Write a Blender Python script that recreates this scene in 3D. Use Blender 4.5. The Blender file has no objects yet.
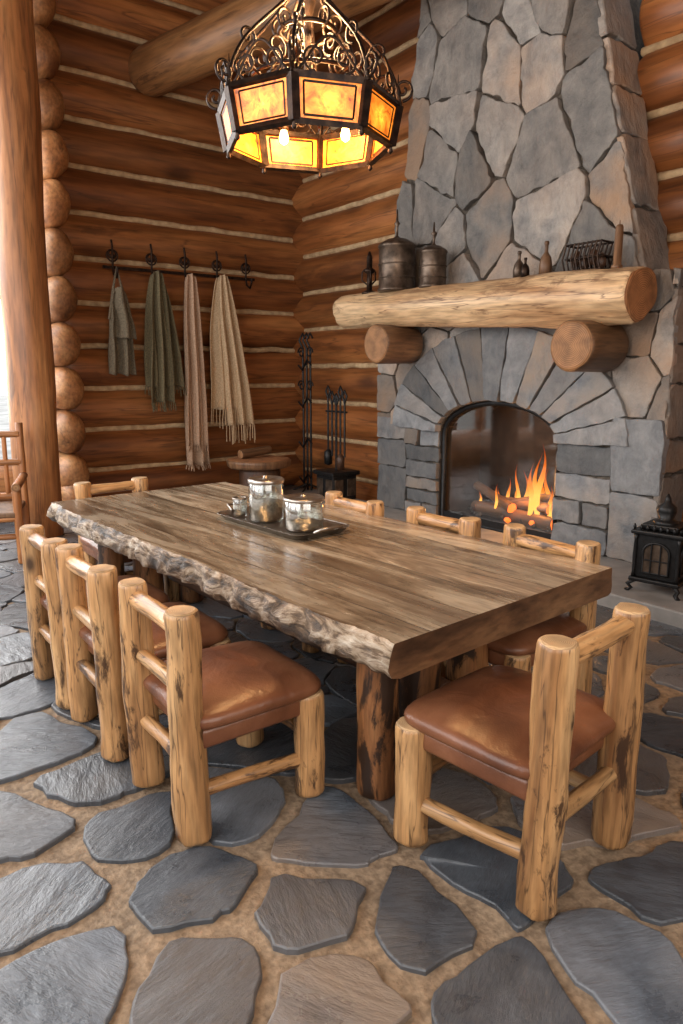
import bpy, bmesh, math, random
from mathutils import Vector, Matrix, noise, Quaternion
random.seed(7)
R=random.Random(11)
C=bpy.context.scene.collection
PI=math.pi

# ------------------------------------------------------------------ materials
def nmat(name):
    m=bpy.data.materials.new(name); m.use_nodes=True
    nt=m.node_tree; b=nt.nodes['Principled BSDF']
    return m,nt,b
def N(nt,t,**k):
    n=nt.nodes.new(t)
    for a,v in k.items():
        if a in n.inputs.keys(): n.inputs[a].default_value=v
        else: setattr(n,a,v)
    return n
def ramp(nt,stops,interp='LINEAR'):
    n=nt.nodes.new('ShaderNodeValToRGB'); cr=n.color_ramp; cr.interpolation=interp
    while len(cr.elements)<len(stops): cr.elements.new(0.5)
    for e,(p,c) in zip(cr.elements,stops):
        e.position=p; e.color=(c[0],c[1],c[2],1) if not isinstance(c,(int,float)) else (c,c,c,1)
    return n
def mixc(nt,fac,a,b,blend='MIX'):
    n=nt.nodes.new('ShaderNodeMix'); n.data_type='RGBA'; n.blend_type=blend
    L=nt.links
    for sock,v in ((n.inputs[0],fac),(n.inputs[6],a),(n.inputs[7],b)):
        if isinstance(v,bpy.types.NodeSocket): L.new(v,sock)
        elif isinstance(v,(int,float)): sock.default_value=v
        else: sock.default_value=(v[0],v[1],v[2],1)
    return n.outputs[2]
def simple(name,col,rough=.5,metal=0,emit=None,es=0,noise_amt=0,nscale=20,bump=0,col2=None):
    m,nt,b=nmat(name)
    b.inputs['Base Color'].default_value=(*col,1); b.inputs['Roughness'].default_value=rough
    b.inputs['Metallic'].default_value=metal
    tc=N(nt,'ShaderNodeTexCoord'); nz=N(nt,'ShaderNodeTexNoise',Scale=nscale,Detail=6.0)
    nt.links.new(tc.outputs['Object'],nz.inputs['Vector'])
    c2=col2 if col2 else tuple(c*.6 for c in col)
    rp=ramp(nt,[(.35,c2),(.65,col)]); nt.links.new(nz.outputs[0],rp.inputs[0]); nt.links.new(rp.outputs[0],b.inputs['Base Color'])
    if bump:
        bp=N(nt,'ShaderNodeBump',Strength=bump,Distance=.01); nt.links.new(nz.outputs[0],bp.inputs['Height']); nt.links.new(bp.outputs[0],b.inputs['Normal'])
    if emit:
        b.inputs['Emission Color'].default_value=(*emit,1); b.inputs['Emission Strength'].default_value=es
    return m
def wood(name,c_dark,c_mid,c_light,spot=(.05,.02,.01),spot_amt=.5,rough=.5,bump=.4,scale=5,stretch=.12,axis=2,spot_scale=3,spot_lo=.6,knots=0.0,knot_scale=3.0,cracks=0.0):
    m,nt,b=nmat(name); L=nt.links
    tc=N(nt,'ShaderNodeTexCoord'); oi=N(nt,'ShaderNodeObjectInfo')
    mul=N(nt,'ShaderNodeMath',operation='MULTIPLY'); L.new(oi.outputs['Random'],mul.inputs[0]); mul.inputs[1].default_value=37
    add=N(nt,'ShaderNodeVectorMath',operation='ADD'); L.new(tc.outputs['Object'],add.inputs[0]); L.new(mul.outputs[0],add.inputs[1])
    mp=N(nt,'ShaderNodeMapping'); s=[1,1,1]; s[axis]=stretch; mp.inputs['Scale'].default_value=s
    L.new(add.outputs[0],mp.inputs[0])
    n1=N(nt,'ShaderNodeTexNoise',Scale=scale,Detail=8.0,Roughness=.6,Distortion=.4); L.new(mp.outputs[0],n1.inputs['Vector'])
    r1=ramp(nt,[(.3,c_dark),(.5,c_mid),(.72,c_light)]); L.new(n1.outputs[0],r1.inputs[0])
    n2=N(nt,'ShaderNodeTexNoise',Scale=scale*7,Detail=4.0); L.new(mp.outputs[0],n2.inputs['Vector'])
    r2=ramp(nt,[(.3,.55),(.6,1.0)]); L.new(n2.outputs[0],r2.inputs[0])
    c=mixc(nt,1.0,r1.outputs[0],r2.outputs[0],'MULTIPLY')
    mp2=N(nt,'ShaderNodeMapping'); s=[1,1,1]; s[axis]=.3; mp2.inputs['Scale'].default_value=s; L.new(add.outputs[0],mp2.inputs[0])
    n3=N(nt,'ShaderNodeTexNoise',Scale=spot_scale,Detail=6.0,Roughness=.7,Distortion=.5); L.new(mp2.outputs[0],n3.inputs['Vector'])
    r3=ramp(nt,[(spot_lo,0.0),(spot_lo+.06,spot_amt)]); L.new(n3.outputs[0],r3.inputs[0])
    c=mixc(nt,r3.outputs[0],c,spot)
    if knots:
        mp3=N(nt,'ShaderNodeMapping'); s=[1,1,1]; s[axis]=.55; mp3.inputs['Scale'].default_value=s; L.new(add.outputs[0],mp3.inputs[0])
        vo=N(nt,'ShaderNodeTexVoronoi',Scale=knot_scale); L.new(mp3.outputs[0],vo.inputs['Vector'])
        rk=ramp(nt,[(.06,knots),(.17,0.0)]); L.new(vo.outputs['Distance'],rk.inputs[0])
        c=mixc(nt,rk.outputs[0],c,spot)
    if cracks:
        mp4=N(nt,'ShaderNodeMapping'); s=[1,1,1]; s[axis]=.06; mp4.inputs['Scale'].default_value=s; L.new(add.outputs[0],mp4.inputs[0])
        n5=N(nt,'ShaderNodeTexNoise',Scale=scale*2.2,Detail=3.0); L.new(mp4.outputs[0],n5.inputs['Vector'])
        rc=ramp(nt,[(.485,0.0),(.5,cracks),(.515,0.0)]); L.new(n5.outputs[0],rc.inputs[0])
        c=mixc(nt,rc.outputs[0],c,spot)
    rb=ramp(nt,[(0,.7),(1,1.15)]); L.new(oi.outputs['Random'],rb.inputs[0])
    c=mixc(nt,1.0,c,rb.outputs[0],'MULTIPLY')
    L.new(c,b.inputs['Base Color'])
    b.inputs['Roughness'].default_value=rough
    bp=N(nt,'ShaderNodeBump',Strength=bump,Distance=.012); L.new(n1.outputs[0],bp.inputs['Height'])
    bp2=N(nt,'ShaderNodeBump',Strength=bump*.6,Distance=.004); L.new(n2.outputs[0],bp2.inputs['Height']); L.new(bp.outputs[0],bp2.inputs['Normal'])
    L.new(bp2.outputs[0],b.inputs['Normal'])
    return m
def endgrain(name,ca,cb,sc=40):
    m,nt,b=nmat(name); L=nt.links
    tc=N(nt,'ShaderNodeTexCoord'); mp=N(nt,'ShaderNodeMapping'); mp.inputs['Scale'].default_value=(1,1,0)
    L.new(tc.outputs['Object'],mp.inputs[0])
    w=N(nt,'ShaderNodeTexWave',wave_type='RINGS',rings_direction='Z',Scale=sc,Distortion=2.5,Detail=3.0); w.inputs['Detail Scale'].default_value=.8
    L.new(mp.outputs[0],w.inputs['Vector'])
    nz=N(nt,'ShaderNodeTexNoise',Scale=9.0,Detail=4.0); L.new(tc.outputs['Object'],nz.inputs['Vector'])
    rp=ramp(nt,[(0,ca),(1,cb)]); L.new(w.outputs[0],rp.inputs[0])
    r2=ramp(nt,[(.3,.5),(.65,1.1)]); L.new(nz.outputs[0],r2.inputs[0])
    c=mixc(nt,1.0,rp.outputs[0],r2.outputs[0],'MULTIPLY'); L.new(c,b.inputs['Base Color']); b.inputs['Roughness'].default_value=.7
    return m
def stone(name,a,b_,brown,rough=.55,bump=.8,scale=6,bd=.03,spec=.5,rnz=1.0):
    m,nt,b=nmat(name); L=nt.links
    tc=N(nt,'ShaderNodeTexCoord'); at=N(nt,'ShaderNodeAttribute',attribute_name='tint')
    sep=N(nt,'ShaderNodeSeparateColor'); L.new(at.outputs['Color'],sep.inputs[0])
    off=N(nt,'ShaderNodeVectorMath',operation='SCALE'); L.new(at.outputs['Color'],off.inputs[0]); off.inputs['Scale'].default_value=9
    add=N(nt,'ShaderNodeVectorMath',operation='ADD'); L.new(tc.outputs['Object'],add.inputs[0]); L.new(off.outputs[0],add.inputs[1])
    n1=N(nt,'ShaderNodeTexNoise',Scale=scale,Detail=10.0,Roughness=.68,Distortion=.3); L.new(add.outputs[0],n1.inputs['Vector'])
    r1=ramp(nt,[(.32,a),(.68,b_)]); L.new(n1.outputs[0],r1.inputs[0])
    n2=N(nt,'ShaderNodeTexNoise',Scale=scale*.5,Detail=4.0); L.new(add.outputs[0],n2.inputs['Vector'])
    rm=ramp(nt,[(.35,0.0),(.65,1.0)]); L.new(n2.outputs[0],rm.inputs[0])
    m1=N(nt,'ShaderNodeMath',operation='MULTIPLY',use_clamp=True); L.new(rm.outputs[0],m1.inputs[0]); L.new(sep.outputs[1],m1.inputs[1])
    c=mixc(nt,m1.outputs[0],r1.outputs[0],brown)
    rb=ramp(nt,[(0,.5),(1,1.4)]); L.new(sep.outputs[0],rb.inputs[0])
    c=mixc(nt,1.0,c,rb.outputs[0],'MULTIPLY')
    L.new(c,b.inputs['Base Color'])
    rr=ramp(nt,[(.3,max(.05,rough-.14)),(.7,rough+.15)]); L.new(n1.outputs[0],rr.inputs[0]); L.new(rr.outputs[0],b.inputs['Roughness'])
    rot=N(nt,'ShaderNodeVectorRotate',rotation_type='Z_AXIS'); ang=N(nt,'ShaderNodeMath',operation='MULTIPLY'); L.new(sep.outputs[2],ang.inputs[0]); ang.inputs[1].default_value=3.1*rnz
    L.new(add.outputs[0],rot.inputs['Vector']); L.new(ang.outputs[0],rot.inputs['Angle'])
    mp=N(nt,'ShaderNodeMapping'); mp.inputs['Scale'].default_value=(1,3.0,1.3); L.new(rot.outputs[0],mp.inputs[0])
    n4=N(nt,'ShaderNodeTexNoise',Scale=scale*.9,Detail=11.0,Roughness=.62,Distortion=.2); L.new(mp.outputs[0],n4.inputs['Vector'])
    n5=N(nt,'ShaderNodeTexNoise',Scale=scale*.8,Detail=3.0,Roughness=.5); L.new(mp.outputs[0],n5.inputs['Vector'])
    q=N(nt,'ShaderNodeMath',operation='SNAP'); L.new(n5.outputs[0],q.inputs[0]); q.inputs[1].default_value=.07
    ad=N(nt,'ShaderNodeMath',operation='ADD'); L.new(n4.outputs[0],ad.inputs[0]); L.new(q.outputs[0],ad.inputs[1])
    bp=N(nt,'ShaderNodeBump',Strength=bump,Distance=bd); L.new(ad.outputs[0],bp.inputs['Height']); L.new(bp.outputs[0],b.inputs['Normal'])
    b.inputs['Specular IOR Level'].default_value=spec
    return m

M={}
M['wall']=wood('log_wall_wood',(.12,.035,.010),(.30,.105,.030),(.48,.20,.065),rough=.42,scale=3,stretch=.1,spot_scale=1.6,spot_amt=.5,spot=(.06,.02,.008),knots=.7,knot_scale=1.3,cracks=.6)
M['wall_end']=endgrain('log_wall_end',(.22,.10,.035),(.38,.2,.085),12)
M['post']=wood('post_wood',(.17,.055,.017),(.38,.15,.048),(.54,.26,.10),rough=.45,scale=4,stretch=.12,spot_scale=2.5,spot_amt=.6,knots=.6,knot_scale=2,cracks=.5)
M['logtip']=wood('log_tip_wood',(.17,.06,.02),(.38,.165,.058),(.52,.28,.12),rough=.5,scale=4,stretch=.3,spot_scale=2.5,spot_amt=.6)
M['chair']=wood('chair_log_wood',(.26,.115,.042),(.52,.28,.115),(.68,.43,.21),rough=.36,scale=9,stretch=.1,spot=(.045,.02,.010),spot_amt=.92,spot_scale=10,spot_lo=.55,knots=.9,knot_scale=5,cracks=.8)
M['chair_end']=endgrain('chair_log_end',(.42,.25,.12),(.60,.40,.21),60)
M['mantel']=wood('mantel_wood',(.36,.19,.085),(.60,.40,.22),(.78,.58,.36),rough=.5,scale=5,stretch=.12,spot_scale=5,spot_amt=.6,spot=(.14,.07,.035),spot_lo=.56,knots=.8,knot_scale=2.5,cracks=.9)
M['mantel_end']=endgrain('mantel_end',(.24,.09,.03),(.40,.18,.07),22)
M['corbel']=wood('corbel_wood',(.07,.035,.018),(.17,.085,.04),(.28,.155,.075),scale=7)
M['corbel_end']=endgrain('corbel_end',(.20,.09,.035),(.34,.17,.07),24)
M['beam']=wood('beam_wood',(.20,.08,.025),(.38,.17,.06),(.52,.27,.11),rough=.45,scale=4,spot_scale=3,spot_amt=.6,knots=.7,knot_scale=2,cracks=.6)
M['leg']=wood('table_leg_wood',(.10,.04,.015),(.27,.11,.04),(.45,.22,.085),spot_scale=8,spot_amt=.95,spot=(.02,.010,.006),spot_lo=.5,scale=9,rough=.45)
M['darkwood']=wood('dark_wood',(.03,.014,.008),(.07,.032,.016),(.12,.055,.03),scale=6)
M['stone']=stone('fireplace_stone',(.115,.11,.108),(.31,.29,.265),(.34,.22,.14),rough=.7,bump=1.0,scale=5,bd=.035)
M['slate']=stone('floor_slate',(.038,.047,.060),(.125,.145,.172),(.15,.115,.09),rough=.33,bump=.9,scale=4,bd=.022,spec=.6)
M['arch']=stone('arch_stone',(.08,.086,.096),(.21,.215,.22),(.25,.195,.15),rough=.65,bump=.9,scale=6,bd=.025)
M['mortar']=simple('stone_mortar',(.11,.09,.07),.95,nscale=25,bump=.6,col2=(.05,.042,.035))
M['grout']=simple('floor_grout',(.30,.215,.14),.85,nscale=40,bump=.8,col2=(.16,.11,.07))
M['hearth']=simple('hearth_concrete',(.27,.26,.25),.6,nscale=6,bump=.2,col2=(.18,.175,.17))
M['chink']=simple('chinking',(.56,.41,.24),.9,nscale=12,bump=.4,col2=(.36,.24,.13))
M['iron']=simple('wrought_iron',(.050,.029,.019),.45,.8,nscale=30,bump=.3,col2=(.015,.01,.009))
M['black']=simple('black_iron',(.02,.02,.021),.45,.6,nscale=30,bump=.2)
M['soot']=simple('soot',(.035,.03,.027),.9,nscale=10,bump=.5)
M['pewter']=simple('aged_pewter',(.16,.115,.085),.42,.7,nscale=14,bump=.25,col2=(.06,.042,.03))
M['steel']=simple('tray_metal',(.42,.38,.34),.3,.9,nscale=14,bump=.1,col2=(.25,.21,.18))
M['beans']=simple('jar_contents',(.42,.38,.33),.8,nscale=60,bump=.8,col2=(.2,.16,.13))
M['olive']=simple('olive_cloth',(.16,.13,.068),.95,nscale=60,bump=.6,col2=(.09,.072,.04))
M['grey']=simple('greygreen_cloth',(.19,.155,.10),.95,nscale=60,bump=.6,col2=(.10,.08,.055))
M['rose']=simple('rose_cloth',(.50,.34,.23),.95,nscale=60,bump=.6,col2=(.36,.23,.15))
M['beige']=simple('beige_cloth',(.58,.43,.27),.95,nscale=60,bump=.6,col2=(.42,.29,.17))
M['ember']=simple('embers',(.3,.05,.01),.9,emit=(1,.16,.015),es=2.5,nscale=10)
M['snow']=simple('outside_ground',(.75,.75,.72),.9,nscale=1)
M['ceil']=wood('ceiling_wood',(.12,.04,.012),(.25,.09,.03),(.36,.15,.05),scale=3,axis=1)

def leather():
    m,nt,b=nmat('brown_leather'); L=nt.links
    tc=N(nt,'ShaderNodeTexCoord')
    n1=N(nt,'ShaderNodeTexNoise',Scale=4.0,Detail=7.0); L.new(tc.outputs['Object'],n1.inputs['Vector'])
    r=ramp(nt,[(.3,(.065,.022,.011)),(.52,(.155,.057,.026)),(.75,(.26,.11,.054))]); L.new(n1.outputs[0],r.inputs[0]); L.new(r.outputs[0],b.inputs['Base Color'])
    v=N(nt,'ShaderNodeTexVoronoi',Scale=160.0); L.new(tc.outputs['Object'],v.inputs['Vector'])
    n2=N(nt,'ShaderNodeTexNoise',Scale=7.0,Detail=3.0,Distortion=.5); L.new(tc.outputs['Object'],n2.inputs['Vector'])
    bp=N(nt,'ShaderNodeBump',Strength=.15,Distance=.002); L.new(v.outputs[0],bp.inputs['Height'])
    bp2=N(nt,'ShaderNodeBump',Strength=.35,Distance=.03); L.new(n2.outputs[0],bp2.inputs['Height']); L.new(bp.outputs[0],bp2.inputs['Normal']); L.new(bp2.outputs[0],b.inputs['Normal'])
    b.inputs['Roughness'].default_value=.36
    return m
M['leather']=leather()

def tabletop():
    m,nt,b=nmat('table_top_wood'); L=nt.links
    tc=N(nt,'ShaderNodeTexCoord'); sx=N(nt,'ShaderNodeSeparateXYZ'); L.new(tc.outputs['Object'],sx.inputs[0])
    nw=N(nt,'ShaderNodeTexNoise',Scale=1.2,Detail=2.0); L.new(tc.outputs['Object'],nw.inputs['Vector'])
    a=N(nt,'ShaderNodeMath',operation='MULTIPLY_ADD'); L.new(nw.outputs[0],a.inputs[0]); a.inputs[1].default_value=.05; L.new(sx.outputs[0],a.inputs[2])
    s=N(nt,'ShaderNodeMath',operation='MULTIPLY'); L.new(a.outputs[0],s.inputs[0]); s.inputs[1].default_value=4.2
    fl=N(nt,'ShaderNodeMath',operation='FLOOR'); L.new(s.outputs[0],fl.inputs[0])
    fr=N(nt,'ShaderNodeMath',operation='FRACT'); L.new(s.outputs[0],fr.inputs[0])
    wn=N(nt,'ShaderNodeTexWhiteNoise',noise_dimensions='1D'); L.new(fl.outputs[0],wn.inputs['W'])
    cmb=N(nt,'ShaderNodeCombineXYZ')
    m5=N(nt,'ShaderNodeMath',operation='MULTIPLY'); L.new(wn.outputs[0],m5.inputs[0]); m5.inputs[1].default_value=20; L.new(m5.outputs[0],cmb.inputs[1])
    add=N(nt,'ShaderNodeVectorMath',operation='ADD'); L.new(tc.outputs['Object'],add.inputs[0]); L.new(cmb.outputs[0],add.inputs[1])
    mp=N(nt,'ShaderNodeMapping'); mp.inputs['Scale'].default_value=(1,.14,1); L.new(add.outputs[0],mp.inputs[0])
    n1=N(nt,'ShaderNodeTexNoise',Scale=5.5,Detail=10.0,Roughness=.62,Distortion=1.8); L.new(mp.outputs[0],n1.inputs['Vector'])
    r1=ramp(nt,[(.30,(.10,.066,.041)),(.43,(.24,.17,.11)),(.56,(.40,.31,.215)),(.72,(.57,.48,.37))]); L.new(n1.outputs[0],r1.inputs[0])
    n6=N(nt,'ShaderNodeTexNoise',Scale=60.0,Detail=4.0,Roughness=.6); L.new(mp.outputs[0],n6.inputs['Vector'])
    r6=ramp(nt,[(.35,.65),(.6,1.05)]); L.new(n6.outputs[0],r6.inputs[0])
    rb=ramp(nt,[(0,.6),(1,1.25)]); L.new(wn.outputs[0],rb.inputs[0])
    c=mixc(nt,1.0,r1.outputs[0],rb.outputs[0],'MULTIPLY')
    c=mixc(nt,1.0,c,r6.outputs[0],'MULTIPLY')
    rs=ramp(nt,[(0,.2),(.02,1),(.98,1),(1,.2)]); L.new(fr.outputs[0],rs.inputs[0])
    c=mixc(nt,1.0,c,rs.outputs[0],'MULTIPLY')
    n3=N(nt,'ShaderNodeTexNoise',Scale=2.5,Detail=6.0,Distortion=1.5); L.new(mp.outputs[0],n3.inputs['Vector'])
    r3=ramp(nt,[(.56,0.0),(.66,.75)]); L.new(n3.outputs[0],r3.inputs[0]); c=mixc(nt,r3.outputs[0],c,(.075,.043,.025))
    vo=N(nt,'ShaderNodeTexVoronoi',Scale=2.6); mpk=N(nt,'ShaderNodeMapping'); mpk.inputs['Scale'].default_value=(1,.6,1); L.new(add.outputs[0],mpk.inputs[0]); L.new(mpk.outputs[0],vo.inputs['Vector'])
    rk=ramp(nt,[(.03,.9),(.10,0.0)]); L.new(vo.outputs['Distance'],rk.inputs[0]); c=mixc(nt,rk.outputs[0],c,(.03,.015,.01))
    L.new(c,b.inputs['Base Color'])
    rr=ramp(nt,[(.3,.18),(.7,.34)]); L.new(n1.outputs[0],rr.inputs[0]); L.new(rr.outputs[0],b.inputs['Roughness'])
    b.inputs['Specular IOR Level'].default_value=.65
    bp=N(nt,'ShaderNodeBump',Strength=.3,Distance=.004); L.new(n1.outputs[0],bp.inputs['Height'])
    bp2=N(nt,'ShaderNodeBump',Strength=.4,Distance=.004); L.new(rs.outputs[0],bp2.inputs['Height']); L.new(bp.outputs[0],bp2.inputs['Normal']); L.new(bp2.outputs[0],b.inputs['Normal'])
    return m
M['top']=tabletop()
def liveedge():
    m,nt,b=nmat('live_edge'); L=nt.links
    tc=N(nt,'ShaderNodeTexCoord'); mp=N(nt,'ShaderNodeMapping'); mp.inputs['Scale'].default_value=(1.5,.5,1.5); L.new(tc.outputs['Object'],mp.inputs[0])
    n1=N(nt,'ShaderNodeTexNoise',Scale=11.0,Detail=10.0,Roughness=.68,Distortion=.7); L.new(mp.outputs[0],n1.inputs['Vector'])
    r=ramp(nt,[(.39,(.025,.016,.011)),(.48,(.13,.08,.045)),(.55,(.34,.25,.17)),(.70,(.58,.51,.42))]); L.new(n1.outputs[0],r.inputs[0]); L.new(r.outputs[0],b.inputs['Base Color'])
    bp=N(nt,'ShaderNodeBump',Strength=1.0,Distance=.03); L.new(n1.outputs[0],bp.inputs['Height']); L.new(bp.outputs[0],b.inputs['Normal'])
    b.inputs['Roughness'].default_value=.45
    return m
M['live']=liveedge()
def mica():
    m,nt,b=nmat('amber_mica'); L=nt.links
    tc=N(nt,'ShaderNodeTexCoord')
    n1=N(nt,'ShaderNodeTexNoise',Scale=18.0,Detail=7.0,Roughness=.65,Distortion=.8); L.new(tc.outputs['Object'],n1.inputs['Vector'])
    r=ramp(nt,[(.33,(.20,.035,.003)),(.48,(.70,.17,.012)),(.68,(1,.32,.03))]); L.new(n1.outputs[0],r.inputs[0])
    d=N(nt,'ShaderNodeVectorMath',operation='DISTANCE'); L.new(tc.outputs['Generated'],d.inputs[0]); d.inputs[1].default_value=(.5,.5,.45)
    rg=ramp(nt,[(0.0,1.0),(.14,.62),(.32,.24),(.7,.15)]); L.new(d.outputs['Value'],rg.inputs[0])  # bulb glow painted into the panel emission, brightest at the centre
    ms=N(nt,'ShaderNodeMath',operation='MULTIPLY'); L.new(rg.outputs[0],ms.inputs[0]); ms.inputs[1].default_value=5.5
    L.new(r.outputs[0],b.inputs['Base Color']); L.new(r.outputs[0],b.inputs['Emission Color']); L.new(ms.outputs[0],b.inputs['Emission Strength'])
    b.inputs['Roughness'].default_value=.4
    return m
M['mica']=mica()
M['bulb']=simple('bulb_glow',(1,.7,.3),.5,emit=(1,.55,.16),es=18)
def glass(name,col=(1,1,1),refl=.12):
    m=bpy.data.materials.new(name); m.use_nodes=True; nt=m.node_tree; nt.nodes.clear()
    o=N(nt,'ShaderNodeOutputMaterial'); t=N(nt,'ShaderNodeBsdfTransparent'); t.inputs[0].default_value=(*col,1)
    g=N(nt,'ShaderNodeBsdfGlossy',Roughness=.05); f=N(nt,'ShaderNodeLayerWeight',Blend=.35)
    mr=N(nt,'ShaderNodeMath',operation='MULTIPLY_ADD'); nt.links.new(f.outputs['Facing'],mr.inputs[0]); mr.inputs[1].default_value=.5; mr.inputs[2].default_value=refl
    x=N(nt,'ShaderNodeMixShader'); nt.links.new(mr.outputs[0],x.inputs[0]); nt.links.new(t.outputs[0],x.inputs[1]); nt.links.new(g.outputs[0],x.inputs[2]); nt.links.new(x.outputs[0],o.inputs[0])
    return m
M['glass']=glass('jar_glass',(.9,.92,.9),.16)
M['fglass']=glass('firebox_glass',(.85,.85,.85),.05)
def flame():
    m,nt,b=nmat('flame'); L=nt.links
    tc=N(nt,'ShaderNodeTexCoord'); sx=N(nt,'ShaderNodeSeparateXYZ'); L.new(tc.outputs['Generated'],sx.inputs[0])
    r=ramp(nt,[(0,(1,.42,.06)),(.3,(1,.48,.08)),(.6,(1,.24,.02)),(1,(.5,.04,.003))]); L.new(sx.outputs[2],r.inputs[0])
    rs=ramp(nt,[(0,1.0),(.4,.8),(1,.35)]); L.new(sx.outputs[2],rs.inputs[0])
    ms=N(nt,'ShaderNodeMath',operation='MULTIPLY'); L.new(rs.outputs[0],ms.inputs[0]); ms.inputs[1].default_value=2.3
    L.new(ms.outputs[0],b.inputs['Emission Strength'])
    L.new(r.outputs[0],b.inputs['Emission Color'])
    b.inputs['Base Color'].default_value=(0,0,0,1); b.inputs['Specular IOR Level'].default_value=0
    return m
M['flame']=flame()

# ------------------------------------------------------------------ helpers
def link(o,parent=None):
    C.objects.link(o)
    if parent: o.parent=parent
    return o
def empty(name,loc=(0,0,0),rot=0):
    o=bpy.data.objects.new(name,None); o.empty_display_size=.1; o.location=loc; o.rotation_euler=(0,0,rot); C.objects.link(o); return o
def mesh(name,verts,faces,mats,parent=None,fm=None,smooth=True,loc=None,quat=None,recalc=True,tint=None):
    me=bpy.data.meshes.new(name); me.from_pydata([tuple(v) for v in verts],[],faces)
    for m in (mats if isinstance(mats,list) else [mats]): me.materials.append(m)
    if fm:
        for p,i in zip(me.polygons,fm): p.material_index=i
    if recalc:
        bm=bmesh.new(); bm.from_mesh(me); bmesh.ops.recalc_face_normals(bm,faces=bm.faces); bm.to_mesh(me); bm.free()
    for p in me.polygons: p.use_smooth=smooth
    if tint:
        a=me.attributes.new('tint','FLOAT_COLOR','POINT'); a.data.foreach_set('color',[c for t in tint for c in t])
    o=bpy.data.objects.new(name,me)
    if loc is not None: o.location=loc
    if quat is not None: o.rotation_mode='QUATERNION'; o.rotation_quaternion=quat
    return link(o,parent)
def log(name,p0,p1,r0,r1,mat,endmat=None,parent=None,seg=20,rings=12,wob=.06,bev=.18,bow=0,dome=False):
    p0=Vector(p0);p1=Vector(p1); d=p1-p0; Ln=d.length; q=Vector((0,0,1)).rotation_difference(d.normalized())
    sd=R.uniform(0,100); V=[];F=[];fm=[]
    bl=min(bev*r0,Ln*.2)
    if dome:
        zs=[(bl*(1-math.cos(PI/2*t)),max(.12,math.sin(PI/2*t)**.8)) for t in (.12,.25,.4,.55,.7,.85,1)]
        zs+=[(bl+(Ln-bl)*i/(rings-1),1) for i in range(1,rings)]
    else:
        zs=[(0,.84),(bl*.35,.95)]+[(bl+(Ln-2*bl)*i/(rings-1),1) for i in range(rings)]+[(Ln-bl*.35,.95),(Ln,.84)]
    for z,k in zs:
        t=z/Ln; r=(r0+(r1-r0)*t)*k
        bx=bow*math.sin(t*PI)+wob*.5*r0*noise.noise((z*1.1/max(r0*6,.3),sd,0)); by=wob*.5*r0*noise.noise((z*1.1/max(r0*6,.3),sd,5))
        for i in range(seg):
            a=2*PI*i/seg
            n=noise.noise((math.cos(a)*1.1+sd,math.sin(a)*1.1,z/(r0*5)))
            n2=noise.noise((math.cos(a)*3+sd,math.sin(a)*3,z/(r0*1.5)))
            rr=r*(1+wob*n+wob*.35*n2)
            V.append((bx+rr*math.cos(a),by+rr*math.sin(a),z))
    nr=len(zs)
    for j in range(nr-1):
        for i in range(seg):
            F.append((j*seg+i,j*seg+(i+1)%seg,(j+1)*seg+(i+1)%seg,(j+1)*seg+i)); fm.append(1 if (endmat and not dome and (j==0 or j>=nr-2)) else 0)
    F.append(tuple(range(seg-1,-1,-1))); fm.append(1 if (endmat and not dome) else 0)
    F.append(tuple((nr-1)*seg+i for i in range(seg))); fm.append(1 if endmat else 0)
    o=mesh(name,V,F,[mat]+([endmat] if endmat else []),parent,fm,True,p0,q,recalc=False)
    if not dome:
        for p in list(o.data.polygons)[-2:]: p.use_smooth=False
    return o
def box(name,lo,hi,mat,parent=None,bev=0,seg=2,smooth=False):
    c=[(lo[i]+hi[i])/2 for i in range(3)]; s=[(hi[i]-lo[i]) for i in range(3)]
    bm=bmesh.new(); bmesh.ops.create_cube(bm,size=1); bmesh.ops.scale(bm,vec=s,verts=bm.verts)
    if bev: bmesh.ops.bevel(bm,geom=bm.edges[:],offset=bev,segments=seg,profile=.5,affect='EDGES')
    me=bpy.data.meshes.new(name); bm.to_mesh(me); bm.free(); me.materials.append(mat)
    if smooth:
        for p in me.polygons: p.use_smooth=True
    o=bpy.data.objects.new(name,me); o.location=c; return link(o,parent)
def lathe(name,prof,mat,loc=(0,0,0),parent=None,seg=32,smooth=True,close=True):
    V=[];F=[]
    for r,z in prof:
        for i in range(seg):
            a=2*PI*i/seg; V.append((r*math.cos(a),r*math.sin(a),z))
    for j in range(len(prof)-1):
        for i in range(seg): F.append((j*seg+i,j*seg+(i+1)%seg,(j+1)*seg+(i+1)%seg,(j+1)*seg+i))
    if close:
        F.append(tuple(range(seg-1,-1,-1))); F.append(tuple((len(prof)-1)*seg+i for i in range(seg)))
    o=mesh(name,V,F,mat,parent,None,smooth,loc)
    return o
def tube(name,pts,r,mat,parent=None,cyc=False,res=3,flat=None):
    cu=bpy.data.curves.new(name,'CURVE'); cu.dimensions='3D'; cu.bevel_depth=r; cu.bevel_resolution=res; cu.use_fill_caps=True
    sp=cu.splines.new('POLY'); sp.points.add(len(pts)-1)
    for i,p in enumerate(pts): sp.points[i].co=(*p,1)
    sp.use_cyclic_u=cyc; cu.materials.append(mat); sp.use_smooth=True
    o=bpy.data.objects.new(name,cu); C.objects.link(o)
    dg=bpy.context.evaluated_depsgraph_get(); me=bpy.data.meshes.new_from_object(o.evaluated_get(dg)); me.name=name
    bpy.data.objects.remove(o); bpy.data.curves.remove(cu)
    if not me.materials: me.materials.append(mat)
    o=bpy.data.objects.new(name,me); return link(o,parent)
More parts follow.
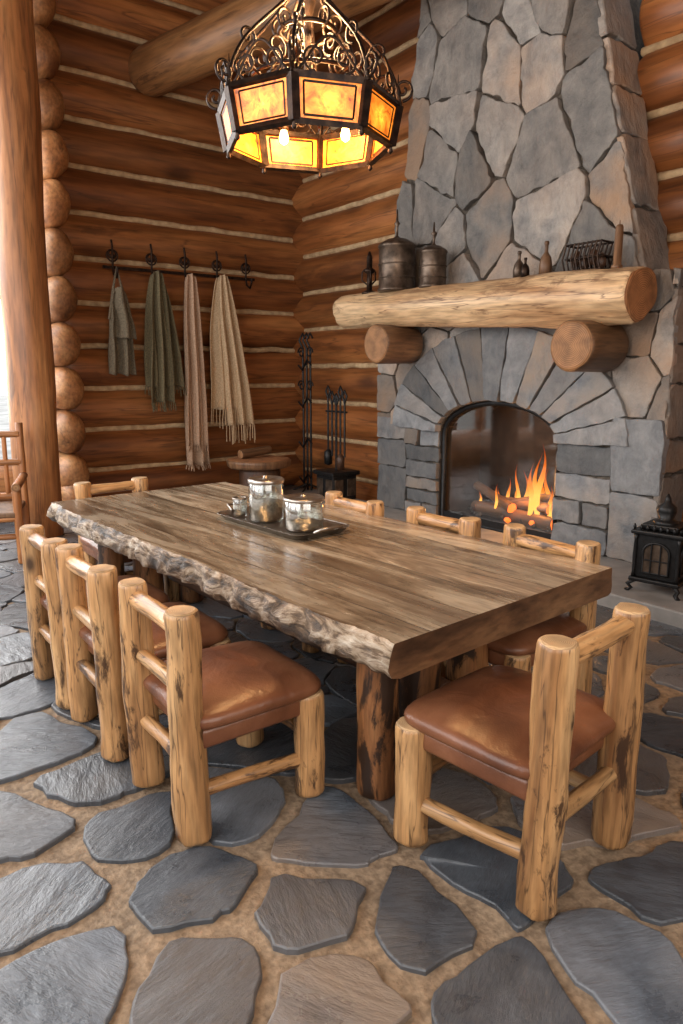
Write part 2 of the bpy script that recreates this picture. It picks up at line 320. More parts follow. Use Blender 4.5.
def superell(name,a,b,c,loc,mat,parent,e1=.35,e2=.5,nu=40,nv=16,sag=0):
    V=[];F=[]
    sg=lambda w,m: math.copysign(abs(w)**m,w)
    for j in range(nv+1):
        ph=-PI/2+PI*j/nv
        for i in range(nu):
            th=2*PI*i/nu
            x=a*sg(math.cos(ph),e2)*sg(math.cos(th),e1); y=b*sg(math.cos(ph),e2)*sg(math.sin(th),e1); z=c*sg(math.sin(ph),e2 if e2>.6 else .8)
            if z>0:
                z+=sag*(1-min(1,(x/a)**2+(y/b)**2)) + .004*noise.noise((x*9,y*9,a))
            V.append((x,y,z))
    for j in range(nv):
        for i in range(nu): F.append((j*nu+i,j*nu+(i+1)%nu,(j+1)*nu+(i+1)%nu,(j+1)*nu+i))
    o=mesh(name,V,F,mat,parent,None,True,loc)
    bm=bmesh.new(); bm.from_mesh(o.data); bmesh.ops.remove_doubles(bm,verts=bm.verts,dist=1e-4); bm.to_mesh(o.data); bm.free()
    return o

def clip(poly,px,py,nx,ny):
    out=[]; n=len(poly)
    for i in range(n):
        a=poly[i]; b=poly[(i+1)%n]
        da=(a[0]-px)*nx+(a[1]-py)*ny; db=(b[0]-px)*nx+(b[1]-py)*ny
        if da<=0: out.append(a)
        if (da<0 and db>0) or (da>0 and db<0):
            t=da/(da-db); out.append((a[0]+(b[0]-a[0])*t,a[1]+(b[1]-a[1])*t))
    return out
def voronoi(seeds,bound,rad=2.0):
    cells=[]
    for i,s in enumerate(seeds):
        p=list(bound)
        nb=sorted(((q[0]-s[0])**2+(q[1]-s[1])**2,q) for j,q in enumerate(seeds) if j!=i)
        for d,q in nb[:26]:
            if d>rad*rad*4: break
            p=clip(p,(s[0]+q[0])/2,(s[1]+q[1])/2,q[0]-s[0],q[1]-s[1])
            if len(p)<3: break
        cells.append(p if len(p)>=3 else None)
    return cells
def area(p): return .5*sum(p[i][0]*p[(i+1)%len(p)][1]-p[(i+1)%len(p)][0]*p[i][1] for i in range(len(p)))
def cent(p): return (sum(q[0] for q in p)/len(p),sum(q[1] for q in p)/len(p))
def dedup(p,e):
    q=[]
    for a in p:
        if not q or math.hypot(a[0]-q[-1][0],a[1]-q[-1][1])>e: q.append(a)
    if len(q)>3 and math.hypot(q[0][0]-q[-1][0],q[0][1]-q[-1][1])<e: q.pop()
    return q
def inset(p,g):
    if area(p)<0: p=p[::-1]
    out=list(p); n=len(p)
    for i in range(n):
        a=p[i];b=p[(i+1)%n]; ex,ey=b[0]-a[0],b[1]-a[1]; l=math.hypot(ex,ey)
        if l<1e-5: continue
        nx,ny=ey/l,-ex/l
        out=clip(out,a[0]-nx*g,a[1]-ny*g,nx,ny)
        if len(out)<3: return None
    return out
def chaikin(p,k,w=.22):
    for _ in range(k):
        q=[]
        for i in range(len(p)):
            a=p[i];b=p[(i+1)%len(p)]
            q.append((a[0]+(b[0]-a[0])*w,a[1]+(b[1]-a[1])*w)); q.append((a[0]+(b[0]-a[0])*(1-w),a[1]+(b[1]-a[1])*(1-w)))
        p=q
    return p
def densify(p,st):
    q=[]
    for i in range(len(p)):
        a=p[i];b=p[(i+1)%len(p)]; n=max(1,int(math.hypot(b[0]-a[0],b[1]-a[1])/st))
        for k in range(n): q.append((a[0]+(b[0]-a[0])*k/n,a[1]+(b[1]-a[1])*k/n))
    return q
def stones(name,polys,fn,mat,parent=None,gap=.02,th=(.03,.05),rnd=2,jit=.012,brown=.3,lip=.014,w=.22,gaps=None,tilt=.0,rnds=None,und=.006):
    V=[];F=[];T=[];flat=[]
    for pi,p in enumerate(polys):
        if not p: continue
        g=gaps[pi] if gaps else gap
        p=inset(p,g)
        if not p or abs(area(p))<.003: continue
        p=dedup(p,.02)
        rn,ww_=(rnds[pi] if rnds else (rnd,w))
        p=chaikin(p,rn,ww_); p=densify(p,.04)
        sd=R.uniform(0,50); c=cent(p)
        p=[(x+jit*noise.noise((x*8,y*8,sd))+jit*.45*noise.noise((x*26,y*26,sd)),y+jit*noise.noise((x*8,y*8,sd+9))+jit*.45*noise.noise((x*26,y*26,sd+9))) for x,y in p]
        h=R.uniform(*th); b0=len(V); n=len(p)
        tint=(R.random(),R.uniform(.5,1.0) if R.random()<brown else R.random()*.4,R.random(),1)
        tx=R.uniform(-tilt,tilt); ty=R.uniform(-tilt,tilt)
        def ring(q,hh,tl=True):
            for x,y in q:
                k=(tx*(x-c[0])+ty*(y-c[1])) if tl else 0
                V.append(fn(x,y,hh+k+ (und*noise.noise((x*6,y*6,sd)) if tl else 0))); T.append(tint)
        ins=lambda d:[(c[0]+(x-c[0])*(1-d/max(.04,math.hypot(x-c[0],y-c[1]))),c[1]+(y-c[1])*(1-d/max(.04,math.hypot(x-c[0],y-c[1])))) for x,y in p]
        ring(p,-.01,False); ring(p,h-lip*.6); ring(ins(lip*.6),h); ring(ins(lip*1.6),h)
        mid=[(c[0]+(x-c[0])*.5,c[1]+(y-c[1])*.5) for x,y in p]; ring(mid,h+.001)
        for j in range(4):
            for i in range(n):
                F.append((b0+j*n+i,b0+j*n+(i+1)%n,b0+(j+1)*n+(i+1)%n,b0+(j+1)*n+i)); flat.append(j<2)
        V.append(fn(c[0],c[1],h+.001)); T.append(tint)
        for i in range(n): F.append((b0+4*n+i,b0+4*n+(i+1)%n,b0+5*n)); flat.append(False)
    o=mesh(name,V,F,mat,parent,None,True,tint=T)
    for pl,f in zip(o.data.polygons,flat):
        if f: pl.use_smooth=False
    return o

# ------------------------------------------------------------------ room shell
YB=8.33
XR=5.61
floor=empty('floor')
box('floor_base',(-2.7,-1.5,-.12),(6.0,8.7,0.0),M['grout'],floor)
fg=[(.371,1.693),(.651,1.463),(.896,1.240),(1.248,.975),(1.611,.865),(1.254,1.26),(1.03,1.50),(.793,1.82),(.395,2.05),(.722,2.194),(.44,2.452),(1.073,2.073),(1.269,1.782),(.687,2.583),(.62,3.0),(1.60,1.27),(1.95,.95)]
seeds=[];cust=set()
for s in fg: cust.add(len(seeds)); seeds.append(s)
sp=.43; y=-1.2; row=0
while y<8.4:
    x=-2.5+(sp*.5 if row%2 else 0)
    while x<5.8:
        s=(x+R.uniform(-.17,.17),y+R.uniform(-.15,.15))
        if all((s[0]-q[0])**2+(s[1]-q[1])**2>.34**2 for q in seeds[:len(fg)]): seeds.append(s)
        x+=sp
    y+=sp*.85; row+=1
cells=voronoi(seeds,[(-2.6,-1.4),(5.8,-1.4),(5.8,8.4),(-2.6,8.4)])
gaps=[];rnds=[]
for i,s in enumerate(seeds):
    near=i in cust or s[1]<2.0
    gaps.append(.028 if near else .008); rnds.append((2,.20) if near else (1,.12))
stones('flagstones',cells,lambda a,b,h:(a,b,h),M['slate'],floor,th=(.014,.022),jit=.034,brown=.25,lip=.006,gaps=gaps,rnds=rnds,tilt=.008,und=.003)

HL=.47; RL=.252; NLG=17
wb=empty('wall_back')
for k in range(NLG):
    z=.23+HL*k
    log('log_%d'%k,(2.25,YB,z),(6.0,YB,z+R.uniform(-.02,.02)),RL,RL*R.uniform(.95,1.02),M['wall'],M['wall_end'],wb,seg=28,rings=26,wob=.07)
    pts=[(2.3+.1*i,YB-.125+.01*noise.noise((i*.7,k,0)),z+HL/2+.016*noise.noise((i*.35,k,3))) for i in range(34)]
    tube('chinking_%d'%k,pts,.034,M['chink'],wb)
box('backing',(2.3,YB-.02,0),(6.0,YB+.1,7.95),M['chink'],wb)
wn=empty('wall_notched_log_ends')
for k in range(NLG):
    z=max(.2,HL*k)
    o=log('log_end_%d'%k,(2.255+R.uniform(-.015,.015),YB-.58+R.uniform(-.03,.03),z),(2.255,8.8,z),.235,.235,M['logtip'],M['wall_end'],wn,seg=28,rings=8,wob=.08,bev=1.0,dome=True)
    o.scale=(.76,1,1)
wr=empty('wall_right')
for k in range(NLG):
    z=HL*k+.02
    hi=z>2.2
    ya=5.45 if hi else 5.8; yb=3.4 if hi else 2.9
    log('log_far_%d'%k,(XR,ya,z),(XR,8.6,z),RL,RL,M['wall'],M['wall_end'],wr,seg=28,rings=20,wob=.07)
    log('log_near_%d'%k,(XR,-1.4,z),(XR,yb,z),RL,RL,M['wall'],M['wall_end'],wr,seg=28,rings=26,wob=.07)
    for nm,y0,y1 in (('a',ya,YB-.2),('b',-1.4,yb)):
        n=30; pts=[(XR-.125,y0+(y1-y0)*i/n,z+HL/2+.016*noise.noise((i*.35,k,8))) for i in range(n+1)]
        tube('chinking_%s_%d'%(nm,k),pts,.034,M['chink'],wr)
box('backing_far',(XR+.02,5.8,0),(XR+.2,8.4,7.95),M['chink'],wr); box('backing_near',(XR+.02,-1.4,0),(XR+.2,2.9,7.95),M['chink'],wr)
box('ceiling',(-2.7,-1.6,7.95),(6.2,8.8,8.1),M['ceil'])
ww=empty('window_1')
log('sill_log',(-2.6,YB,.3),(2.0,YB,.3),.3,.3,M['post'],M['wall_end'],ww)
for x in (-2.3,-.3,.9,1.95): box('jamb',(x-.07,YB-.07,.55),(x+.07,YB+.07,5.2),M['post'],ww,.01)
box('transom',(-2.3,YB-.06,2.35),(1.95,YB+.06,2.47),M['post'],ww,.01)
for k in range(5): log('header_log_%d'%k,(-2.6,YB,5.45+.55*k),(2.1,YB,5.45+.55*k),.29,.29,M['wall'],M['wall_end'],ww)
wl=empty('wall_left')
log('sill_log',(-2.5,-1.4,.3),(-2.5,8.0,.3),.3,.3,M['wall'],M['wall_end'],wl)
for k in range(6): log('header_log_%d'%k,(-2.5,-1.4,4.7+.55*k),(-2.5,8.0,4.7+.55*k),.29,.29,M['wall'],M['wall_end'],wl)
for y in (-.8,2.4,5.2,7.7): log('jamb_post',(-2.5,y,.5),(-2.5,y,4.5),.14,.14,M['post'],M['wall_end'],wl)
wf=empty('wall_front')
for k in range(NLG):
    z=.23+HL*k
    if 1.0<z<3.2:
        log('log_%d'%k,(2.6,-1.45,z),(6.0,-1.45,z),RL,RL,M['wall'],M['wall_end'],wf,rings=12)
        log('log_b_%d'%k,(-2.6,-1.45,z),(-1.0,-1.45,z),RL,RL,M['wall'],M['wall_end'],wf,rings=8)
    else: log('log_%d'%k,(-2.6,-1.45,z),(6.0,-1.45,z),RL,RL,M['wall'],M['wall_end'],wf,rings=20)
box('ground_outside',(-40,9.0,-.4),(30,60,-.3),M['snow'])
log('log_post',(1.67,7.12,0),(1.84,7.15,7.95),.21,.22,M['post'],M['wall_end'],None,seg=32,rings=30,wob=.09)
log('ceiling_beam',(3.42,8.20,4.83),(5.1,2.2,5.05),.25,.27,M['beam'],M['corbel_end'],None,seg=32,rings=24,wob=.07,bev=.6)

# ------------------------------------------------------------------ fireplace
fp=empty('stone_fireplace')
XF=5.04
box('pier_core_near',(XF,2.72,.12),(5.75,3.60,2.3),M['mortar'],fp)
box('pier_core_far',(XF,5.04,.12),(5.75,5.97,2.3),M['mortar'],fp)
box('lintel_core',(XF,3.4,1.36),(5.75,5.1,2.3),M['mortar'],fp)
def prism(name,sect,mat):
    V=[];F=[]
    for (z,y0,y1,x0) in sect: V+= [(x0,y0,z),(x0,y1,z),(5.8,y1,z),(5.8,y0,z)]
    n=len(sect)
    for j in range(n-1):
        for i in range(4): F.append((j*4+i,j*4+(i+1)%4,(j+1)*4+(i+1)%4,(j+1)*4+i))
    F.append((3,2,1,0)); F.append(tuple((n-1)*4+i for i in range(4)))
    return mesh(name,V,F,mat,fp,None,False)
prism('chimney_core',[(2.25,2.98,5.82,XF+.01),(5.3,3.78,5.30,XF+.01),(7.95,3.9,5.2,XF+.01)],M['mortar'])
face=lambda y,z,h:(XF-h,y,z)
cs=[];A=.80
RC=random.Random(5)
z=2.0;row=0
while z<8:
    y=2.6+(.26 if row%2 else 0)
    while y<6.2:
        if RC.random()>.06: cs.append((y+RC.uniform(-.21,.21),(z+RC.uniform(-.22,.22))*A))
        y+=.47
    z+=.47; row+=1
bound=[(2.96,2.28*A),(5.84,2.28*A),(5.31,5.3*A),(5.21,7.9*A),(3.89,7.9*A),(3.77,5.3*A)]
cc=[[(a,b/A) for a,b in c] if c else None for c in voronoi(cs,bound)]
stones('chimney_stones',cc,face,M['stone'],fp,gap=.008,th=(.03,.085),rnd=1,jit=.028,brown=.4,lip=.008,w=.04,tilt=.09,und=.01)
def side_y(z):
    return 2.98+(z-2.25)/(3.05)*.8 if z<5.3 else 3.78+(z-5.3)/2.5*.12
ss=[]; z=2.3
while z<7.7:
    h=R.uniform(.3,.55); ss.append([(5.0,z),(5.42,z),(5.42,z+h),(5.0,z+h)]); z+=h
stones('chimney_side_stones',ss,lambda x,z,h:(x,side_y(z)-h,z),M['stone'],fp,gap=.008,th=(.03,.05),rnd=1,jit=.03,brown=1,w=.05)
ss=[]; z=.12
while z<2.2:
    h=R.uniform(.22,.45); ss.append([(5.0,z),(5.4,z),(5.4,min(2.3,z+h)),(5.0,min(2.3,z+h))]); z+=h
stones('pier_side_stones',ss,lambda x,z,h:(x,2.72-h,z),M['stone'],fp,gap=.008,th=(.03,.05),rnd=1,jit=.03,brown=1,w=.05)
pp=[]
def column(y0,y1,z0,z1,h0,h1,split=0):
    z=z0
    while z<z1-.02:
        h=R.uniform(h0,h1); zt=z+h if z+h<z1-.08 else z1
        a_=R.uniform(-.02,.02)
        if R.random()<split:
            m=y0+(y1-y0)*R.uniform(.35,.65); pp.append([(y0,z),(m,z),(m+a_,zt),(y0,zt)]); pp.append([(m,z),(y1,z),(y1,zt),(m+a_,zt)])
        else: pp.append([(y0,z),(y1,z),(y1,zt),(y0,zt)])
        z=zt
YC=4.32; HW=.70
column(5.5,5.99,.12,1.12,.28,.5); column(5.02,5.5,.12,1.02,.12,.2,.2)
column(3.10,3.62,.12,1.02,.15,.26,.2); column(2.68,3.10,.12,1.25,.45,.8)
stones('pier_stones',pp,face,M['arch'],fp,gap=.007,th=(.03,.07),rnd=1,jit=.02,brown=.2,w=.04,tilt=.05,lip=.007)
us=[]
z=1.05
while z<2.5:
    y=2.5+R.uniform(0,.1)
    while y<6.2:
        us.append((y+R.uniform(-.11,.11),z+R.uniform(-.11,.11))); y+=.42
    z+=.40
uc=voronoi(us,[(2.68,1.02),(5.99,1.02),(5.99,2.32),(2.68,2.32)])
uc=[c for s,c in zip(us,uc) if c and ((s[0]-YC)/1.15)**2+((s[1]-1.0)/.8)**2>1]
stones('spandrel_stones',uc,face,M['stone'],fp,gap=.007,th=(.03,.05),rnd=1,jit=.02,brown=.85,w=.05,lip=.008)
av=[];NV=13
def ip(f): return (YC+HW*math.cos(f),1.0+.33*math.sin(f))
def op(f): return (YC+1.38*math.cos(f),1.02+.98*math.sin(f))
for i in range(NV):
    f0=PI*i/NV;f1=PI*(i+1)/NV; fm_=(f0+f1)/2
    av.append([ip(f0),op(f0),op(fm_),op(f1),ip(f1)])
stones('arch_voussoirs',av,lambda y,z,h:(XF-.02-h,y,z),M['arch'],fp,gap=.007,th=(.05,.07),rnd=1,jit=.014,brown=.25,w=.03,lip=.007,tilt=.04)
V=[];F=[];n=26
for i in range(n+1):
    f=PI*i/n
    a=ip(f);b=op(f); V+=[(XF-.02,a[0],a[1]),(XF-.02,b[0]*.985+YC*.015,b[1]),(XF+.2,a[0],a[1]),(XF+.2,b[0]*.985+YC*.015,b[1])]
for i in range(n):
    k=i*4; F+=[(k,k+1,k+5,k+4),(k,k+4,k+6,k+2),(k+1,k+3,k+7,k+5)]
mesh('arch_core',V,F,M['mortar'],fp,None,False)
fb=[(YC+HW,.12)]+[ip(PI*i/24) for i in range(25)]+[(YC-HW,.12)]
def loft(name,poly,x0,x1,mat,back=True):
    V=[];F=[];n=len(poly)
    for x in (x0,x1): V+=[(x,y,z) for y,z in poly]
    for i in range(n): F.append((i,(i+1)%n,n+(i+1)%n,n+i))
    if back: F.append(tuple(n+i for i in range(n)))
    return mesh(name,V,F,mat,fp,None,False)
loft('firebox',fb,XF-.01,5.62,M['soot'])
tube('firebox_frame',[(XF+.03,YC+(y-YC)*.975,.15+(z-.15)*.985) for y,z in fb],.028,M['black'],fp,cyc=True)
n=len(fb); mesh('firebox_glass',[(XF+.06,y,z) for y,z in fb],[tuple(range(n))],M['fglass'],fp,None,False)
box('firebox_grate',(XF+.1,3.7,.13),(5.5,4.95,.17),M['black'],fp)
box('fire_bottom_trim',(XF+.02,3.64,.12),(XF+.07,5.0,.2),M['black'],fp)
fire=empty('log_fire')
for p0,p1,r in [((5.2,3.72,.25),(5.3,4.78,.25),.07),((5.35,3.75,.27),(5.2,4.65,.29),.065),((5.22,3.8,.38),(5.3,4.45,.36),.055),((5.18,4.2,.33),(5.4,4.85,.45),.05),((5.3,3.75,.5),(5.25,4.3,.36),.045)]:
    log('fire_log',p0,p1,r,r*.9,M['corbel'],M['ember'],fire,rings=8,wob=.2)
for i in range(34):
    x=R.uniform(5.14,5.4);y=R.uniform(3.7,4.8); lathe('ember',[(.005,-.02),(.03,0),(.02,.025),(.004,.03)],M['ember'] if R.random()<.5 else M['soot'],(x,y,.2+R.uniform(0,.04)),fire,seg=6)
def flame_m(x,y,z,h,w,sd):
    V=[];F=[];n=12;m=18
    for j in range(m+1):
        t=j/m; r=w*(math.sin(PI*min(1,t*.9+.12))**.8)*(1-t)**.8+.001
        ox=.25*w*math.sin(t*5+sd)+.5*w*t*math.sin(sd*3); oy=.75*w*math.sin(t*6+sd*2)*t**.5+.6*w*t*math.sin(sd*5)
        for i in range(n):
            a=2*PI*i/n; V.append((ox+r*.5*math.cos(a),oy+r*math.sin(a)*(1+.3*noise.noise((t*4,a,sd))),h*t))
    for j in range(m):
        for i in range(n): F.append((j*n+i,j*n+(i+1)%n,(j+1)*n+(i+1)%n,(j+1)*n+i))
    mesh('flame',V,F,M['flame'],fire,None,True,(x,y,z))
for i,(y,h,w) in enumerate([(3.80,.30,.03),(3.87,.44,.045),(3.93,.66,.05),(4.0,.48,.045),(3.97,.36,.05),(4.07,.56,.04),(4.15,.38,.045),(4.25,.26,.035),(4.47,.18,.025),(3.74,.2,.022),(4.62,.14,.02),(4.33,.30,.03),(4.2,.44,.028),(3.90,.26,.045),(4.4,.24,.022)]):
    flame_m(5.24+R.uniform(-.07,.1),y,.30,h,w,i*1.7)
box('hearth_slab',(4.2,-1.1,.0),(5.06,7.4,.12),M['hearth'],None,.012)
mt=empty('mantel')
log('mantel_log',(4.755,6.28,2.23),(4.745,2.80,2.12),.16,.20,M['mantel'],M['mantel_end'],mt,seg=36,rings=40,wob=.17,bev=.25)
log('corbel_far',(4.48,5.40,1.86),(4.96,5.40,1.86),.19,.19,M['corbel'],M['corbel_end'],mt,seg=28,rings=6,bev=.15)
log('corbel_near',(4.48,3.18,1.78),(4.96,3.18,1.78),.19,.19,M['corbel'],M['corbel_end'],mt,seg=28,rings=6,bev=.15)

def canister(x,y,z,r,h,fin):
    e=empty('pewter_canister',(x,y,z))
    lathe('body',[(r*1.02,0),(r*1.04,.02),(r*.97,.03),(r*.97,h*.8),(r*1.03,h*.82),(r*1.03,h*.86),(r*.9,h*.9),(r*.55,h*.97),(r*.2,h),(.012,h+.02),(.012,h+fin*.4),(.03,h+fin*.5),(.012,h+fin*.6),(.006,h+fin)],M['pewter'],(0,0,0),e)
    for k in (.25,.5): tube('band',[(r*.985*math.cos(a*PI/12),r*.985*math.sin(a*PI/12),h*k) for a in range(24)],.007,M['pewter'],e,cyc=True)
zt=lambda y: 2.12+.11*(y-2.8)/3.48+.20-.04*(y-2.8)/3.48-.006
canister(4.76,5.42,zt(5.42),.18,.50,.26)
canister(4.78,4.93,zt(4.93),.125,.38,.2)
e=empty('iron_candle_holder',(4.76,5.84,zt(5.84)))
lathe('base',[(.08,0),(.08,.02),(.03,.04),(.025,.2),(.06,.22),(.06,.24),(.03,.26),(.03,.36),(.01,.42)],M['iron'],(0,0,0),e)
for a in range(3):
    t=a*2*PI/3; tube('scroll',[(.03*math.cos(t),.03*math.sin(t),.1),(.08*math.cos(t),.08*math.sin(t),.14),(.08*math.cos(t),.08*math.sin(t),.22),(.05*math.cos(t),.05*math.sin(t),.25)],.008,M['iron'],e)
def bottle(x,y,r,h,m):
    e=empty('small_bottle',(x,y,zt(y))); lathe('body',[(r,0),(r,h*.35),(r*.8,h*.55),(r*.3,h*.7),(r*.28,h*.9),(r*.4,h*.92),(r*.35,h)],m,(0,0,0),e,seg=20)
bottle(4.78,3.93,.045,.22,M['pewter']); bottle(4.70,3.80,.035,.15,M['iron']); bottle(4.8,3.68,.05,.27,M['corbel'])
e=empty('wire_basket',(4.78,3.28,zt(3.28)))
for zz in (.01,.1,.2): tube('hoop',[(-.07,-.15,zz),(.07,-.15,zz),(.07,.15,zz),(-.07,.15,zz)],.008,M['iron'],e,cyc=True)
for i in range(9):
    yy=-.15+.0375*i
    for xx in (-.07,.07): tube('wire',[(xx,yy,0),(xx,yy+.03,.1),(xx,yy,.21)],.007,M['iron'],e)
for i in range(4): lathe('pine_cone',[(.01,0),(.035,.03),(.04,.06),(.025,.1),(.005,.12)],M['darkwood'],(0,-.11+.07*i,.01+.04*(i%2)),e,seg=10)
lathe('candle',[(.006,0),(.04,.0),(.04,.02),(.03,.03),(.028,.28),(.02,.30),(.004,.30),(.003,.33)],M['corbel'],(0,-.24,0),e,seg=16)

# ------------------------------------------------------------------ dining table
TA=math.radians(3.7)
tb=empty('dining_table',(1.945,3.185,0),TA)
W=.668;LL=1.59;ZT=.76;TH=.125
V=[];F=[];fm=[]; ny=160
def edge(side,y,k):
    n=noise.noise((y*1.6,side*7,0))*.03+noise.noise((y*5,side*7,3))*.020
    d=[0.0,.010,.026,.03,.014,-.012][k]
    rough=.024*noise.noise((y*11,k*2.3,side))+.016*noise.noise((y*25,k*3.1,side*2))
    return W+n+d*(1 if side<0 else .3)+(rough if k>0 else rough*.6)
zk=[0,-.010,-.045,-.085,-.115,-TH]
for j in range(ny+1):
    y=-LL+2*LL*j/ny
    for k in range(6): V.append((-edge(-1,y,k),y,ZT+zk[k]))
    for k in range(5,-1,-1): V.append((edge(1,y,k),y,ZT+zk[k]))
for j in range(ny):
    for i in range(12):
        F.append((j*12+i,j*12+(i+1)%12,(j+1)*12+(i+1)%12,(j+1)*12+i))
        fm.append(0 if i in(11,5) else 1)
F.append(tuple(range(11,-1,-1)));fm.append(2);F.append(tuple(ny*12+i for i in range(12)));fm.append(2)
M['tend']=wood('table_end_grain',(.05,.024,.012),(.14,.068,.032),(.28,.15,.07),scale=7,axis=0,stretch=.3,rough=.4)
top=mesh('table_top',V,F,[M['top'],M['live'],M['tend']],tb,fm,False)
for p in top.data.polygons: p.use_smooth = (p.material_index==1)
for y in (-1.30,1.15):
    for x,r in ((-.46,.08),(-.19,.1),(.13,.09)):
        log('leg',(x,y+(.06 if x>-.3 else 0),0.02),(x,y+(.06 if x>-.3 else 0),ZT-TH+.005),r,r*.95,M['leg'],M['chair_end'],tb,rings=12,wob=.14)
    box('cleat',(-.5,y-.06,ZT-TH-.05),(.5,y+.1,ZT-TH+.002),M['darkwood'],tb,.01)
log('stretcher',(0,-1.25,.25),(0,1.2,.25),.06,.06,M['darkwood'],None,tb)

tr=empty('serving_tray',(2.02,3.24,ZT),TA)
def rr(a,b,r,z,n=6):
    out=[]
    for cx,cy,s in ((a-r,b-r,0),(-a+r,b-r,90),(-a+r,-b+r,180),(a-r,-b+r,270)):
        for i in range(n+1):
            t=math.radians(s+90*i/n); out.append((cx+r*math.cos(t),cy+r*math.sin(t),z))
    return out
rings=[rr(.15,.36,.05,.001),rr(.165,.375,.06,.006),rr(.19,.40,.07,.035),rr(.195,.405,.07,.036),rr(.185,.395,.07,.033),rr(.16,.37,.06,.009)]
n=len(rings[0]);V=[p for r_ in rings for p in r_];F=[]
for j in range(5):
    for i in range(n): F.append((j*n+i,j*n+(i+1)%n,(j+1)*n+(i+1)%n,(j+1)*n+i))
F.append(tuple(range(n-1,-1,-1)));F.append(tuple(5*n+i for i in range(n)))
mesh('tray',V,F,M['steel'],tr)
for s in (-1,1): tube('tray_handle',[(-.07,s*.39,.034),(-.07,s*.44,.06),(.07,s*.44,.06),(.07,s*.39,.034)],.008,M['steel'],tr)
def jar(x,y,r,h,nm='glass_jar',lid=True,fill=.45):
    e=empty(nm,(x,y,ZT+.01))
    lathe('glass',[(r*.9,.002),(r,.012),(r,h*.84),(r*.96,h*.88),(r*.96,h*.9),(r*.93,h*.88),(r*.96,h*.83),(r*.96,.02),(r*.85,.014)],M['glass'],(0,0,0),e,close=True)
    lathe('contents',[(r*.9,.016),(r*.92,h*fill),(r*.3,h*(fill+.04))],M['beans'],(0,0,0),e)
    if lid: lathe('lid',[(r*1.03,h*.88),(r*1.05,h*.89),(r*1.05,h*.96),(r*.98,h*.99),(r*.9,h*.985),(r*.85,h*.96),(r*.2,h*.97),(r*.12,h*1.04),(r*.1,h*1.05)],M['steel'],(0,0,0),e)
    else: tube('rim',[(r*.97*math.cos(a*PI/12),r*.97*math.sin(a*PI/12),h*.9) for a in range(24)],.006,M['steel'],e,cyc=True)
jar(2.04,3.04,.105,.18,fill=.22); jar(2.0,3.36,.098,.245,fill=.45); jar(2.11,3.53,.055,.20,'glass_bottle',fill=.2); jar(1.93,3.54,.04,.12,'glass_tumbler',False,.2)

# ------------------------------------------------------------------ chairs
def chair(x,y,rot,w=.21,d=.235,hp=.84,frontw=None,mid=True,sh=0,pr=.061):
    e=empty('dining_chair',(x,y,0),rot); fw=frontw or w+.015
    cm,ce=M['chair'],M['chair_end']
    base=.024
    j=lambda:R.uniform(-.006,.006)
    for s in (-1,1):
        log('back_post',(s*w+j(),-d,base),(s*w+j(),-d-.012,hp+j()),pr,pr*.91,cm,ce,e,rings=20,wob=.22,bev=.3)
        log('front_leg',(s*fw,d,base),(s*fw,d,.435+sh),.06,.058,cm,ce,e,rings=10,wob=.2,bev=.3)
        log('side_stretcher',(s*w,-d,.19),(s*fw,d,.17),.028,.026,cm,ce,e,rings=8,wob=.2)
    log('crest_rail',(-w,-d-.01,hp-.06),(w,-d-.01,hp-.06),.035,.035,cm,ce,e,rings=8,wob=.2)
    log('back_rail',(-w,-d-.005,.30),(w,-d-.005,.30),.027,.027,cm,ce,e,rings=8,wob=.2)
    if mid: log('mid_rail',(-w,-d-.005,.56),(w,-d-.005,.56),.028,.028,cm,ce,e,rings=8,wob=.2)
    log('front_stretcher',(-fw,d,.26),(fw,d,.26),.028,.028,cm,ce,e,rings=8,wob=.2)
    box('seat_apron',(-w-.045,-d+.02,.355+sh),(w+.045,d+.045,.43+sh),M['leather'],e,.018,3,True)
    superell('seat_cushion',w+.07,d+.04,.045,(0,.025,.452+sh),M['leather'],e,e1=.3,e2=.4,sag=.026)
    return e
Hp=PI/2
chair(1.125,2.235,-Hp); chair(1.09,2.90,-Hp); chair(1.07,3.49,-Hp)
chair(1.765,1.36,math.radians(6),w=.228,hp=.87,mid=False,sh=.02,frontw=.262)
chair(2.50,2.0,Hp); chair(2.46,2.67,Hp); chair(2.39,3.37,Hp)
chair(1.67,4.70,PI)

